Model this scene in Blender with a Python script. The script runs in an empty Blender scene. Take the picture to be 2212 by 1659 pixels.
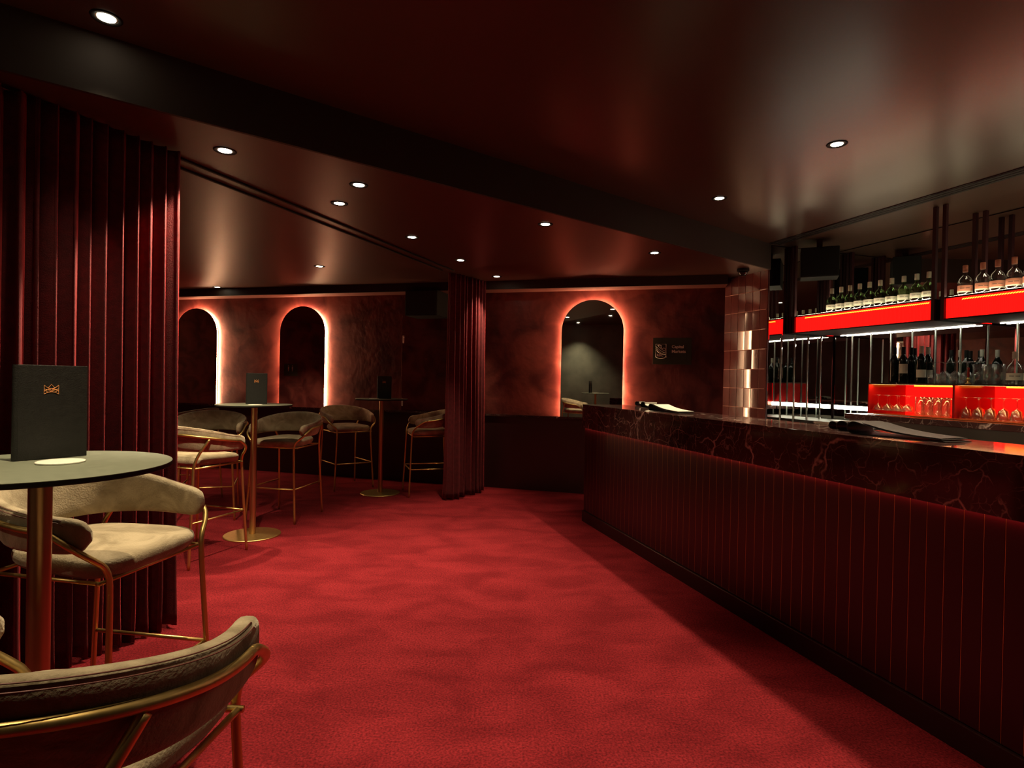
import bpy, math, random
from mathutils import Vector, Matrix
random.seed(7)
PI = math.pi
sc = bpy.context.scene
COL = sc.collection

# ------------------------------------------------------------------ camera
F_PX, CX, CY, H_CAM = 1250.0, 1106.0, 829.5, 1.347
roll = math.atan(0.02); pitch = math.atan(8.5 / F_PX)
FWD = Vector((0, math.cos(pitch), -math.sin(pitch)))
U0 = Vector((0, math.sin(pitch), math.cos(pitch)))
RT = Vector((math.cos(roll), 0, 0)) + U0 * math.sin(roll)
UP = Vector((-math.sin(roll), 0, 0)) + U0 * math.cos(roll)
CAM = Vector((0, 0, H_CAM))
cd = bpy.data.cameras.new('camera'); cam = bpy.data.objects.new('camera', cd); COL.objects.link(cam)
cam.matrix_world = Matrix(((RT.x, UP.x, -FWD.x, 0), (RT.y, UP.y, -FWD.y, 0), (RT.z, UP.z, -FWD.z, H_CAM), (0, 0, 0, 1)))
cd.sensor_fit = 'HORIZONTAL'; cd.sensor_width = 36; cd.lens = 36 * F_PX / 2212; cd.clip_start = 0.05
sc.camera = cam

def ray(u, v):
    return FWD + RT * ((u - CX) / F_PX) + UP * ((CY - v) / F_PX)
def at_z(u, v, z):
    d = ray(u, v); t = (z - H_CAM) / d.z
    return CAM + d * t
def on_plane(u, v, p, d2):
    """point where the view ray meets the vertical plane through p along d2 (plan)"""
    d = ray(u, v); n = Vector((-d2[1], d2[0], 0))
    t = n.dot(Vector((p[0], p[1], 0))) / n.dot(Vector((d.x, d.y, 0)))
    return CAM + d * t

# ------------------------------------------------------------------ plan of the room
Z1, Z2 = 2.53, 2.79                       # low and high ceiling
WN = math.hypot(3.63, 1)
WD = Vector((-3.63 / WN, 1 / WN, 0))      # back wall, from tile corner leftwards
WO = Vector((-1 / WN, -3.63 / WN, 0))     # its normal into the room
W0 = Vector((2.385, 6.535, 0))
def wl(u, v):                             # pixel -> (along wall, height)
    p = on_plane(u, v, W0, WD); return (p - W0).dot(WD), p.z
def wp(s, z, o=0.0):
    p = W0 + WD * s + WO * o; return Vector((p.x, p.y, z))
BD = Vector((0.308, -0.951, 0)).normalized()   # back bar direction, towards the camera
BN = Vector((0.951, 0.308, 0)).normalized()    # into the alcove
A0 = Vector((2.61, 5.94, 0))
def bp(t, o, z):
    p = A0 + BD * t + BN * o; return Vector((p.x, p.y, z))
def bt(u, v, o):                          # pixel on the plane at offset o -> (t, z)
    p = on_plane(u, v, A0 + BN * o, BD); return (p - A0).dot(BD), p.z
K0 = Vector((0.690, 5.62, 0)); KD = Vector((0.286, -1, 0)).normalized(); KN = Vector((1, 0.286, 0)).normalized()
def kp(t, o, z):
    p = K0 + KD * t + KN * o; return Vector((p.x, p.y, z))
STEP_D = Vector((4.65, 3.63, 0)).normalized()

# ------------------------------------------------------------------ materials
def nt(m):
    m.use_nodes = True; n = m.node_tree; return n, n.nodes, n.links
def pbr(name, col, rough=0.5, metal=0.0, **k):
    m = bpy.data.materials.new(name); t, N, L = nt(m); b = N['Principled BSDF']
    b.inputs['Base Color'].default_value = (*col, 1); b.inputs['Roughness'].default_value = rough
    b.inputs['Metallic'].default_value = metal
    for a, v in k.items():
        b.inputs[a.replace('_', ' ')].default_value = v
    return m
def noise_col(m, scale, c1, c2, lo=0.35, hi=0.65, detail=6, stretch=(1, 1, 1), rough=None, bump=0.0, bscale=None, dist=0.0):
    t, N, L = nt(m); b = N['Principled BSDF']
    tc = N.new('ShaderNodeTexCoord'); mp = N.new('ShaderNodeMapping'); mp.inputs['Scale'].default_value = stretch
    L.new(tc.outputs['Object'], mp.inputs['Vector'])
    n = N.new('ShaderNodeTexNoise'); n.inputs['Scale'].default_value = scale; n.inputs['Detail'].default_value = detail
    n.inputs['Distortion'].default_value = dist
    L.new(mp.outputs[0], n.inputs['Vector'])
    r = N.new('ShaderNodeValToRGB'); r.color_ramp.elements[0].position = lo; r.color_ramp.elements[1].position = hi
    r.color_ramp.elements[0].color = (*c1, 1); r.color_ramp.elements[1].color = (*c2, 1)
    L.new(n.outputs['Fac'], r.inputs[0]); L.new(r.outputs[0], b.inputs['Base Color'])
    if rough:
        mr = N.new('ShaderNodeMapRange'); mr.inputs['To Min'].default_value = rough[0]; mr.inputs['To Max'].default_value = rough[1]
        L.new(n.outputs['Fac'], mr.inputs['Value']); L.new(mr.outputs[0], b.inputs['Roughness'])
    if bump:
        n2 = N.new('ShaderNodeTexNoise'); n2.inputs['Scale'].default_value = bscale or scale * 4; n2.inputs['Detail'].default_value = 4
        L.new(mp.outputs[0], n2.inputs['Vector'])
        bm_ = N.new('ShaderNodeBump'); bm_.inputs['Strength'].default_value = bump; bm_.inputs['Distance'].default_value = 0.01
        L.new(n2.outputs['Fac'], bm_.inputs['Height']); L.new(bm_.outputs[0], b.inputs['Normal'])
    return m
def emit(name, col, s):
    m = bpy.data.materials.new(name); t, N, L = nt(m); N.remove(N['Principled BSDF'])
    e = N.new('ShaderNodeEmission'); e.inputs[0].default_value = (*col, 1); e.inputs[1].default_value = s
    L.new(e.outputs[0], N['Material Output'].inputs[0]); return m

M = {}
M['carpet'] = noise_col(pbr('carpet', (.3, .02, .02), .95, Specular_IOR_Level=.1), 4.5, (.155, .0085, .0125), (.235, .0155, .021), lo=.36, hi=.64, detail=12, bump=.9, bscale=260, dist=.5, stretch=(.6, 1, 1))
def add_fleck():
    t, N, L = nt(M['carpet']); b = N['Principled BSDF']; src = b.inputs['Base Color'].links[0].from_socket
    tc = N.new('ShaderNodeTexCoord'); n = N.new('ShaderNodeTexNoise'); n.inputs['Scale'].default_value = 110; n.inputs['Detail'].default_value = 6
    L.new(tc.outputs['Object'], n.inputs['Vector'])
    mr = N.new('ShaderNodeMapRange'); mr.inputs['From Min'].default_value = .3; mr.inputs['From Max'].default_value = .7
    mr.inputs['To Min'].default_value = .5; mr.inputs['To Max'].default_value = 1.55
    L.new(n.outputs['Fac'], mr.inputs['Value'])
    mx = N.new('ShaderNodeMix'); mx.data_type = 'RGBA'; mx.blend_type = 'MULTIPLY'; mx.inputs[0].default_value = 1
    L.new(src, mx.inputs[6]); L.new(mr.outputs[0], mx.inputs[7]); L.new(mx.outputs[2], b.inputs['Base Color'])
add_fleck()
M['plaster'] = noise_col(pbr('plaster', (.16, .02, .02), .4), 3.2, (.07, .010, .010), (.20, .042, .034), detail=11, rough=(.3, .5), bump=.35, bscale=14, dist=.8)
M['ceiling'] = pbr('ceiling_paint', (.080, .043, .030), .3)
M['ceiling_low'] = pbr('ceiling_paint_low', (.080, .031, .022), .38)
M['step'] = pbr('step_paint', (.03, .02, .014), .75)
M['wains'] = pbr('wainscot_lacquer', (.028, .008, .008), .35)
M['cornice'] = pbr('cornice_paint', (.16, .05, .04), .5)
M['cornice_dark'] = pbr('cornice_front', (.03, .018, .012), .6)
M['grey'] = noise_col(pbr('grey_wall', (.1, .11, .09), .7), 3, (.11, .12, .095), (.17, .18, .14))
M['velvet_red'] = noise_col(pbr('velvet_red', (.12, .004, .01), .9, Sheen_Weight=.6, Sheen_Roughness=.35, Sheen_Tint=(1, .06, .07, 1)), 30, (.075, .003, .006), (.11, .0045, .009), bump=.25, bscale=200)
M['velvet'] = noise_col(pbr('velvet_taupe', (.3, .25, .18), .9, Sheen_Weight=.45, Sheen_Roughness=.4, Sheen_Tint=(1, .9, .7, 1)), 6, (.27, .21, .125), (.47, .38, .25), bump=.3, bscale=160, dist=2.2)
M['brass'] = noise_col(pbr('brass', (.75, .5, .22), .32, 1), 40, (.60, .41, .14), (.70, .49, .19), rough=(.34, .44), stretch=(1, 1, .05))
M['bronze'] = noise_col(pbr('bronze', (.5, .33, .18), .35, 1), 60, (.42, .26, .13), (.5, .32, .17), rough=(.3, .42), stretch=(1, 1, .03))
M['laminate'] = noise_col(pbr('grey_laminate', (.2, .21, .16), .5), 40, (.165, .18, .13), (.2, .215, .155), rough=(.4, .5))
M['black'] = pbr('black_edge', (.010, .009, .008), .7, Specular_IOR_Level=.2)
M['black_gloss'] = pbr('black_gloss', (.01, .009, .009), .12)
M['leather'] = noise_col(pbr('black_leather', (.02, .018, .016), .5), 60, (.008, .007, .006), (.012, .011, .009), rough=(.45, .6), bump=.2, bscale=300)
M['paper'] = pbr('paper', (.75, .72, .62), .7)
M['white'] = pbr('white_card', (.8, .77, .66), .6)
M['copper'] = pbr('copper_foil', (.95, .42, .16), .5, .35)
M['mirror'] = pbr('mirror', (.72, .73, .71), .015, 1)
M['mirror_arch'] = pbr('mirror_arch', (.62, .6, .58), .02, 1)
def thin_glass(name, tint, blend=.42, rough=.07):
    m = bpy.data.materials.new(name); t, N, L = nt(m); N.remove(N['Principled BSDF'])
    tr = N.new('ShaderNodeBsdfTransparent'); tr.inputs[0].default_value = (*tint, 1)
    gl = N.new('ShaderNodeBsdfGlossy'); gl.inputs['Roughness'].default_value = rough; gl.inputs[0].default_value = (1, 1, 1, 1)
    lw = N.new('ShaderNodeLayerWeight'); lw.inputs['Blend'].default_value = blend
    mr = N.new('ShaderNodeMapRange'); mr.inputs['To Min'].default_value = .10; mr.inputs['To Max'].default_value = .9
    pw_ = N.new('ShaderNodeMath'); pw_.operation = 'POWER'; pw_.inputs[1].default_value = 1.8
    L.new(lw.outputs['Facing'], pw_.inputs[0]); L.new(pw_.outputs[0], mr.inputs['Value'])
    mx = N.new('ShaderNodeMixShader'); L.new(mr.outputs[0], mx.inputs[0]); L.new(tr.outputs[0], mx.inputs[1]); L.new(gl.outputs[0], mx.inputs[2])
    L.new(mx.outputs[0], N['Material Output'].inputs[0]); return m
M['glass'] = thin_glass('clear_glass', (.93, .95, .93))
M['glass_green'] = thin_glass('green_glass', (.32, .46, .26))
M['glass_dark'] = pbr('wine_glass_bottle', (.008, .012, .007), .08)
M['steel'] = pbr('stainless', (.32, .32, .29), .33, 1)
M['post'] = pbr('oxblood_metal', (.05, .006, .01), .6)
M['side_red'] = pbr('red_side_glass', (.42, .012, .012), .12)
M['amber_base'] = pbr('amber_base', (.6, .13, .04), .15)
M['under'] = pbr('shelf_underside', (.09, .04, .04), .5)
M['shelf'] = pbr('shelf_bronze', (.06, .03, .03), .3, .6)
M['panel'] = pbr('bar_panel', (.032, .0035, .006), .34)
M['kick'] = pbr('kick_plate', (.02, .006, .006), .3)
M['tile'] = noise_col(pbr('glazed_tile', (.1, .03, .03), .07), 6, (.10, .026, .026), (.17, .05, .045), stretch=(1, 1, .5))
M['grout'] = pbr('grout', (.8, .45, .34), .8)
M['sign'] = pbr('sign_board', (.045, .05, .028), .35)
M['sign_ink'] = pbr('sign_ink', (.9, .88, .72), .5)
M['sign_dim'] = pbr('sign_ink_dim', (.4, .3, .26), .6)
M['label_cream'] = pbr('label_cream', (.72, .7, .55), .6)
M['label_orange'] = pbr('label_orange', (.75, .3, .18), .6)
M['ink'] = pbr('label_ink', (.05, .04, .03), .7)
M['amber'] = pbr('red_handle', (.25, .03, .02), .2)
M['lens'] = emit('lamp_lens', (1, .86, .62), 22)
M['lens_small'] = emit('lamp_lens_far', (1, .86, .62), 45)
M['led_white'] = emit('led_white', (1, .93, .74), 42)
M['led_arch'] = emit('led_arch', (1, .56, .29), 115)
M['edge'] = pbr('polished_glass_edge', (.9, .97, .82), .4)
M['led_glass_fill'] = emit('led_cabinet_fill', (1, .5, .2), 30)
M['led_bar'] = emit('led_under_bar', (1, .12, .1), 13)
M['led_up'] = emit('led_up', (1, .80, .5), 8)
M['led_front'] = emit('led_front', (1, .84, .55), 42)
M['led_orange'] = emit('led_orange', (1, .3, .02), 5.0)
M['led_glow'] = emit('led_glow', (1, .93, .72), 22)

def ribbed_red(name, strength):
    m = bpy.data.materials.new(name); t, N, L = nt(m); b = N['Principled BSDF']
    b.inputs['Base Color'].default_value = (.1, .002, .002, 1); b.inputs['Roughness'].default_value = .35; b.inputs['Specular IOR Level'].default_value = .15
    tc = N.new('ShaderNodeTexCoord'); w = N.new('ShaderNodeTexWave'); w.wave_type = 'BANDS'; w.bands_direction = 'X'
    w.inputs['Scale'].default_value = 26; L.new(tc.outputs['UV'], w.inputs['Vector'])
    mr = N.new('ShaderNodeMapRange'); mr.inputs['To Min'].default_value = strength * .82; mr.inputs['To Max'].default_value = strength
    L.new(w.outputs['Fac'], mr.inputs['Value'])
    b.inputs['Emission Color'].default_value = (1, .0045, .003, 1); L.new(mr.outputs[0], b.inputs['Emission Strength'])
    return m
M['red_panel'] = ribbed_red('backlit_red_panel', 2.6)
M['red_panel_low'] = ribbed_red('backlit_red_panel_low', 2.2)

def marble():
    m = pbr('red_marble', (.05, .02, .02), .07); t, N, L = nt(m); b = N['Principled BSDF']
    tc = N.new('ShaderNodeTexCoord')
    n = N.new('ShaderNodeTexNoise'); n.inputs['Scale'].default_value = 2.2; n.inputs['Detail'].default_value = 8; L.new(tc.outputs['Object'], n.inputs['Vector'])
    mx = N.new('ShaderNodeMix'); mx.data_type = 'VECTOR'; mx.inputs[0].default_value = .32
    L.new(tc.outputs['Object'], mx.inputs[4]); L.new(n.outputs['Color'], mx.inputs[5])
    fac = None
    for sc_, lo, w_ in ((3.1, .016, 1.0), (8.5, .020, .5), (21, .03, .28)):
        v = N.new('ShaderNodeTexVoronoi'); v.feature = 'DISTANCE_TO_EDGE'; v.inputs['Scale'].default_value = sc_
        L.new(mx.outputs[1], v.inputs['Vector'])
        r = N.new('ShaderNodeMapRange'); r.inputs['From Min'].default_value = 0; r.inputs['From Max'].default_value = lo
        r.inputs['To Min'].default_value = w_; r.inputs['To Max'].default_value = 0; L.new(v.outputs['Distance'], r.inputs['Value'])
        n3 = N.new('ShaderNodeTexNoise'); n3.inputs['Scale'].default_value = sc_ * .9; L.new(tc.outputs['Object'], n3.inputs['Vector'])
        r3 = N.new('ShaderNodeMapRange'); r3.inputs['From Min'].default_value = .42; r3.inputs['From Max'].default_value = .62; L.new(n3.outputs['Fac'], r3.inputs['Value'])
        mu = N.new('ShaderNodeMath'); mu.operation = 'MULTIPLY'; L.new(r.outputs[0], mu.inputs[0]); L.new(r3.outputs[0], mu.inputs[1])
        if fac is None: fac = mu.outputs[0]
        else:
            a = N.new('ShaderNodeMath'); a.operation = 'MAXIMUM'; L.new(fac, a.inputs[0]); L.new(mu.outputs[0], a.inputs[1]); fac = a.outputs[0]
    base = N.new('ShaderNodeValToRGB'); base.color_ramp.elements[0].color = (.034, .017, .015, 1); base.color_ramp.elements[1].color = (.075, .028, .026, 1)
    base.color_ramp.elements[0].position = .35; base.color_ramp.elements[1].position = .7; L.new(n.outputs['Fac'], base.inputs[0])
    m2 = N.new('ShaderNodeMix'); m2.data_type = 'RGBA'; m2.inputs[7].default_value = (.72, .52, .45, 1)
    L.new(fac, m2.inputs[0]); L.new(base.outputs[0], m2.inputs[6]); L.new(m2.outputs[2], b.inputs['Base Color'])
    return m
M['marble'] = marble()

# ------------------------------------------------------------------ mesh builder
class MB:
    def __init__(s): s.v = []; s.f = []; s.uv = {}
    def add(s, vs, fs):
        o = len(s.v); s.v += [Vector(p) for p in vs]; s.f += [tuple(i + o for i in f) for f in fs]; return s
    def hexa(s, p):      # 8 corners: bottom 4 then top 4, same order
        return s.add(p, [(0, 3, 2, 1), (4, 5, 6, 7), (0, 1, 5, 4), (1, 2, 6, 5), (2, 3, 7, 6), (3, 0, 4, 7)])
    def box(s, c, size, rz=0.0):
        cx, cy, cz = c; a, b, h = size[0] / 2, size[1] / 2, size[2] / 2; cs, sn = math.cos(rz), math.sin(rz)
        q = []
        for z in (-h, h):
            for x, y in ((-a, -b), (a, -b), (a, b), (-a, b)):
                q.append((cx + x * cs - y * sn, cy + x * sn + y * cs, cz + z))
        return s.hexa(q)
    def slab(s, fn, t0, t1, o0, o1, z0, z1):   # box in a (t, o, z) frame
        return s.hexa([fn(t0, o0, z0), fn(t1, o0, z0), fn(t1, o1, z0), fn(t0, o1, z0), fn(t0, o0, z1), fn(t1, o0, z1), fn(t1, o1, z1), fn(t0, o1, z1)])
    def tube(s, pts, r, n=10, caps=True, closed=False):
        pts = [Vector(p) for p in pts]; m = len(pts); rs = r if isinstance(r, (list, tuple)) else [r] * m
        T = []
        for i in range(m):
            a = pts[(i - 1) % m] if closed or i > 0 else pts[i]; b = pts[(i + 1) % m] if closed or i < m - 1 else pts[i]
            T.append((b - a).normalized())
        up = Vector((0, 0, 1)) if abs(T[0].z) < .9 else Vector((1, 0, 0))
        nrm = (up - T[0] * up.dot(T[0])).normalized(); rings = []
        for i in range(m):
            nrm = (nrm - T[i] * nrm.dot(T[i])).normalized(); bn = T[i].cross(nrm)
            rings.append([pts[i] + (nrm * math.cos(2 * PI * k / n) + bn * math.sin(2 * PI * k / n)) * rs[i] for k in range(n)])
        vs = [p for rg in rings for p in rg]; fs = []
        for i in range(m if closed else m - 1):
            j = (i + 1) % m
            for k in range(n):
                fs.append((i * n + k, i * n + (k + 1) % n, j * n + (k + 1) % n, j * n + k))
        if caps and not closed:
            fs.append(tuple(range(n))[::-1]); fs.append(tuple((m - 1) * n + k for k in range(n)))
        return s.add(vs, fs)
    def lathe(s, prof, c=(0, 0, 0), n=24, caps=True):      # prof: (r, z) from bottom to top
        vs = []; fs = []
        for r, z in prof:
            for k in range(n):
                a = 2 * PI * k / n; vs.append((c[0] + r * math.cos(a), c[1] + r * math.sin(a), c[2] + z))
        for i in range(len(prof) - 1):
            for k in range(n):
                fs.append((i * n + k, i * n + (k + 1) % n, (i + 1) * n + (k + 1) % n, (i + 1) * n + k))
        if caps and prof[0][0] > 1e-5: fs.append(tuple(range(n))[::-1])
        if caps and prof[-1][0] > 1e-5: fs.append(tuple((len(prof) - 1) * n + k for k in range(n)))
        return s.add(vs, fs)
    def loft(s, rings, caps=True):
        n = len(rings[0]); vs = [p for r in rings for p in r]; fs = []
        for i in range(len(rings) - 1):
            for k in range(n):
                fs.append((i * n + k, i * n + (k + 1) % n, (i + 1) * n + (k + 1) % n, (i + 1) * n + k))
        if caps: fs.append(tuple(range(n))[::-1]); fs.append(tuple((len(rings) - 1) * n + k for k in range(n)))
        return s.add(vs, fs)
    def build(s, name, mat, parent=None, smooth=False, bevel=0.0, seg=2, origin=None, angle=None):
        me = bpy.data.meshes.new(name)
        vs = s.v
        if origin is not None: vs = [p - Vector(origin) for p in vs]
        me.from_pydata([tuple(p) for p in vs], [], s.f); me.update()
        import bmesh
        bm = bmesh.new(); bm.from_mesh(me); bmesh.ops.recalc_face_normals(bm, faces=bm.faces); bm.to_mesh(me); bm.free()
        me.materials.append(mat)
        if smooth:
            me.shade_smooth()
            if angle: me.set_sharp_from_angle(angle=math.radians(angle))
        o = bpy.data.objects.new(name, me); COL.objects.link(o)
        if parent is not None: o.parent = parent
        if origin is not None: o.location = origin
        if bevel:
            b = o.modifiers.new('bevel', 'BEVEL'); b.width = bevel; b.segments = seg; b.limit_method = 'ANGLE'
        return o

def tag(o, label=None, cat=None, group=None, kind=None):
    if label: o['label'] = label
    if cat: o['category'] = cat
    if group: o['group'] = group
    if kind: o['kind'] = kind
    return o
def thing(name, label, cat, loc=(0, 0, 0), rz=0.0, group=None):
    o = bpy.data.objects.new(name, None); COL.objects.link(o); o.location = loc; o.rotation_euler = (0, 0, rz)
    o.empty_display_size = .1
    return tag(o, label, cat, group)
def struct(name, mb, mat, **k):
    return tag(mb.build(name, mat, **k), kind='structure')
def dup(root, loc, rz, label, group=None):
    r = root.copy(); COL.objects.link(r); r.location = loc; r.rotation_euler = (0, 0, rz); r['label'] = label
    if group: r['group'] = group
    for ch in list(root.children):
        if ch.type == 'LIGHT': continue
        c = ch.copy(); COL.objects.link(c); c.parent = r
        for g in list(ch.children):
            d = g.copy(); COL.objects.link(d); d.parent = c
    return r
def text_mesh(name, body, size, mat, parent, mtx, extrude=.0004, bold=0.0, align='LEFT'):
    cu = bpy.data.curves.new(name + '_src', 'FONT'); cu.body = body; cu.size = size; cu.extrude = extrude; cu.offset = bold; cu.align_x = align
    t = bpy.data.objects.new(name + '_src', cu); COL.objects.link(t)
    dg = bpy.context.evaluated_depsgraph_get(); me = bpy.data.meshes.new_from_object(t.evaluated_get(dg)); me.name = name
    bpy.data.objects.remove(t); bpy.data.curves.remove(cu)
    me.materials.clear(); me.materials.append(mat); me.transform(mtx)
    o = bpy.data.objects.new(name, me); COL.objects.link(o); o.parent = parent; return o
def frame(origin, x, n):     # matrix: local x along x, local y up, local z along n
    x = Vector(x).normalized(); n = Vector(n).normalized(); y = n.cross(x)
    return Matrix(((x.x, y.x, n.x, origin[0]), (x.y, y.y, n.y, origin[1]), (x.z, y.z, n.z, origin[2]), (0, 0, 0, 1)))
def smooth_path(pts, it=2):
    pts = [Vector(p) for p in pts]
    for _ in range(it):
        q = [pts[0]]
        for a, b in zip(pts, pts[1:]):
            q += [a * .75 + b * .25, a * .25 + b * .75]
        q.append(pts[-1]); pts = q
    return pts

# ------------------------------------------------------------------ room shell
floor = struct('floor', MB().add([(-9, -4.5, 0), (6.5, -4.5, 0), (6.5, 10.5, 0), (-9, 10.5, 0), (-9, -4.5, -.1), (6.5, -4.5, -.1), (6.5, 10.5, -.1), (-9, 10.5, -.1)],
               [(0, 1, 2, 3), (7, 6, 5, 4), (0, 4, 5, 1), (1, 5, 6, 2), (2, 6, 7, 3), (3, 7, 4, 0)]), M['carpet'])
WLEN = 9.6
LC = wp(WLEN, 0)
# back wall with real thickness
struct('wall_back', MB().slab(lambda t, o, z: wp(t, z, -o), 0, WLEN, 0, .15, 0, 2.95), M['plaster'])
# high ceiling / low ceiling
SA = Vector((2.61, 5.94, 0)); SB = SA - STEP_D * 13.5
def poly_prism(pts, z0, z1):
    n = len(pts); return MB().add([(p[0], p[1], z0) for p in pts] + [(p[0], p[1], z1) for p in pts],
        [tuple(range(n))[::-1], tuple(range(n, 2 * n))] + [(i, (i + 1) % n, (i + 1) % n + n, i + n) for i in range(n)])
FW = lambda x: -.3 - .42 * (x + 2.1)          # wall behind the camera
sl = lambda x: SA.y + (x - SA.x) * STEP_D.y / STEP_D.x
XL = -6.9
struct('ceiling', poly_prism([(SA.x, SA.y), (3.6, 6.6), (6.3, -3.9), (-1, -3.9), (-8, -2.6), (-8, sl(-8))], Z2, Z2 + .1), M['ceiling'])
lowc = [(SA.x, SA.y), (SA.x - .02, SA.y + .02), (2.42, 6.56), (wp(WLEN, 0).x, wp(WLEN, 0).y), (XL - .1, 0), (XL - .1, sl(XL - .1))]
struct('ceiling.001', poly_prism(lowc, Z1, Z1 + .1), M['ceiling_low'])
nst = Vector((STEP_D.y, -STEP_D.x, 0))
a, b = SA, Vector((XL - .1, sl(XL - .1), 0))
struct('trim_1', MB().hexa([(a.x, a.y, Z1), (a.x + nst.x * .02, a.y + nst.y * .02, Z1), (b.x + nst.x * .02, b.y + nst.y * .02, Z1), (b.x, b.y, Z1),
                            (a.x, a.y, Z2), (a.x + nst.x * .02, a.y + nst.y * .02, Z2), (b.x + nst.x * .02, b.y + nst.y * .02, Z2), (b.x, b.y, Z2)]), M['step'])
# left wall and wall behind the camera
struct('wall_left', MB().hexa([(LC.x - .15, LC.y, 0), (LC.x, LC.y, 0), (XL, FW(XL), 0), (XL - .15, FW(XL), 0), (LC.x - .15, LC.y, 2.95), (LC.x, LC.y, 2.95), (XL, FW(XL), 2.95), (XL - .15, FW(XL), 2.95)]), M['plaster'])
x0, x1 = XL - .2, 5.6
struct('wall_front', MB().hexa([(x0, FW(x0), 0), (x1, FW(x1), 0), (x1 - .06, FW(x1) - .15, 0), (x0 - .06, FW(x0) - .15, 0), (x0, FW(x0), 2.95), (x1, FW(x1), 2.95), (x1 - .06, FW(x1) - .15, 2.95), (x0 - .06, FW(x0) - .15, 2.95)]), M['grey'])
# bar alcove walls
struct('wall_right', MB().slab(bp, -.2, 9.0, .90, 1.05, 0, 2.95), M['wains'])
struct('wall_bar', MB().slab(bp, -.14, -.02, .0, 1.0, 0, 2.95), M['wains'])
# cornice along back wall
Lc = 9.4
struct('trim_2', MB().slab(lambda t, o, z: wp(t, z, o), .0, Lc, .0, .27, 2.436, 2.445), M['cornice'])
struct('trim_3', MB().slab(lambda t, o, z: wp(t, z, o), .0, Lc, .275, .30, 2.43, Z1), M['cornice_dark'])
# wainscot and its marble ledge
S_END = 1.25
struct('baseboard_back', MB().slab(lambda t, o, z: wp(t, z, o), S_END, Lc, 0.001, .02, 0, .895), M['wains'])
struct('trim_4', MB().slab(lambda t, o, z: wp(t, z, o), .0, Lc, 0.001, .05, .895, .918), M['marble'])

# tiled return wall between the back wall and the bar alcove
TL = (A0 - W0).length; TD = (A0 - W0).normalized(); TN = Vector((TD.y, -TD.x, 0))
if TN.x > 0: TN = -TN
def tp(t, o, z): p = W0 + TD * t + TN * o; return Vector((p.x, p.y, z))
struct('wall_tiled', MB().slab(tp, 0, TL - .03, -.12, 0.0, 0, 2.95), M['grout'])
mb = MB(); tw, th, g = .0985, .205, .0052; ncol = int(round(TL / tw)); tw = TL / ncol
for i in range(ncol):
    for j in range(12):
        z0 = .085 + j * th - .003
        if z0 + th > Z1 + .001: zt = Z1
        else: zt = z0 + th - g
        if zt - z0 < .02: continue
        rx, ry = random.gauss(0, .0022), random.gauss(0, .0012); w_ = tw - g
        t0, t1 = i * tw + g / 2, (i + 1) * tw - g / 2
        o = lambda t, z: .0035 + (t - (t0 + t1) / 2) * rx * 6 + (z - (z0 + zt) / 2) * ry * 2
        mb.hexa([tp(t0, .0, z0), tp(t1, .0, z0), tp(t1, o(t1, z0), z0), tp(t0, o(t0, z0), z0), tp(t0, .0, zt), tp(t1, .0, zt), tp(t1, o(t1, zt), zt), tp(t0, o(t0, zt), zt)])
o = mb.build('tile_cladding', M['tile'], bevel=.0008); tag(o, kind='structure'); o.name = 'trim_5'
struct('trim_6', MB().slab(tp, TL - .0299, TL + .003, -.012, -.0001, 0, Z2), M['post'])

# concealed door in the back wall, right of the left arches
sd, _ = wl(868, 800); se, _ = wl(990, 800)
dr = thing('door_1', 'dark red flush door with pale edge line and hinges in back wall', 'door', wp((sd + se) / 2, 0)); dr['kind'] = 'structure'
W = lambda t, o, z: wp(t, z, o)
loc = Vector(dr.location)
def rel(mb_): mb_.v = [p - loc for p in mb_.v]; return mb_
rel(MB().slab(W, se, sd - .006, .002, .012, .93, 2.17)).build('door_leaf', M['plaster'], dr)
rel(MB().slab(W, sd - .005, sd + .002, .002, .02, .93, 2.17)).build('edge_strip', M['cornice'], dr)
rel(MB().slab(W, sd - .03, sd - .012, .012, .026, 1.80, 1.90)).build('hinge', M['sign_ink'], dr)
rel(MB().slab(W, sd - .03, sd - .012, .012, .026, .98, 1.08)).build('hinge', M['sign_ink'], dr)

# ------------------------------------------------------------------ arched mirrors with light behind
def arch(sL, sR, zb, ztop, label):
    r = (sR - sL) / 2; c = (sL + sR) / 2; zc = ztop - r
    def outline(inset, n=40):
        rr = r - inset; pts = [(c - rr, zb)]
        for k in range(n + 1):
            a_ = PI - PI * k / n; pts.append((c + rr * math.cos(a_), zc + rr * math.sin(a_)))
        pts.append((c + rr, zb)); return pts
    t = thing('arched_mirror', label, 'mirror', wp(c, zb))
    L0 = Vector(t.location)
    def pr(inset, o0, o1):
        o_ = outline(inset); n = len(o_)
        return MB().add([wp(s_, z_, o0) - L0 for s_, z_ in o_] + [wp(s_, z_, o1) - L0 for s_, z_ in o_],
                        [tuple(range(n))[::-1], tuple(range(n, 2 * n))] + [(i, (i + 1) % n, (i + 1) % n + n, i + n) for i in range(n)])
    pr(.0, .048, .054).build('mirror_glass', M['mirror_arch'], t)
    pr(.004, .040, .0478).build('backing', M['black'], t)
    # led strip ring on the backing
    p0, p1 = outline(.016), outline(.028); n = len(p0)
    mb = MB(); vs = []; fs = []
    for (a_, b_) in zip(p0, p1):
        for q, o_ in ((a_, .018), (b_, .018), (b_, .038), (a_, .038)): vs.append(wp(q[0], q[1], o_) - L0)
    for i in range(n - 1):
        for k in range(4): fs.append((i * 4 + k, i * 4 + (k + 1) % 4, (i + 1) * 4 + (k + 1) % 4, (i + 1) * 4 + k))
    mb.add(vs, fs).build('light_strip', M['led_arch'], t)
    return t
ZB = .918
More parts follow.
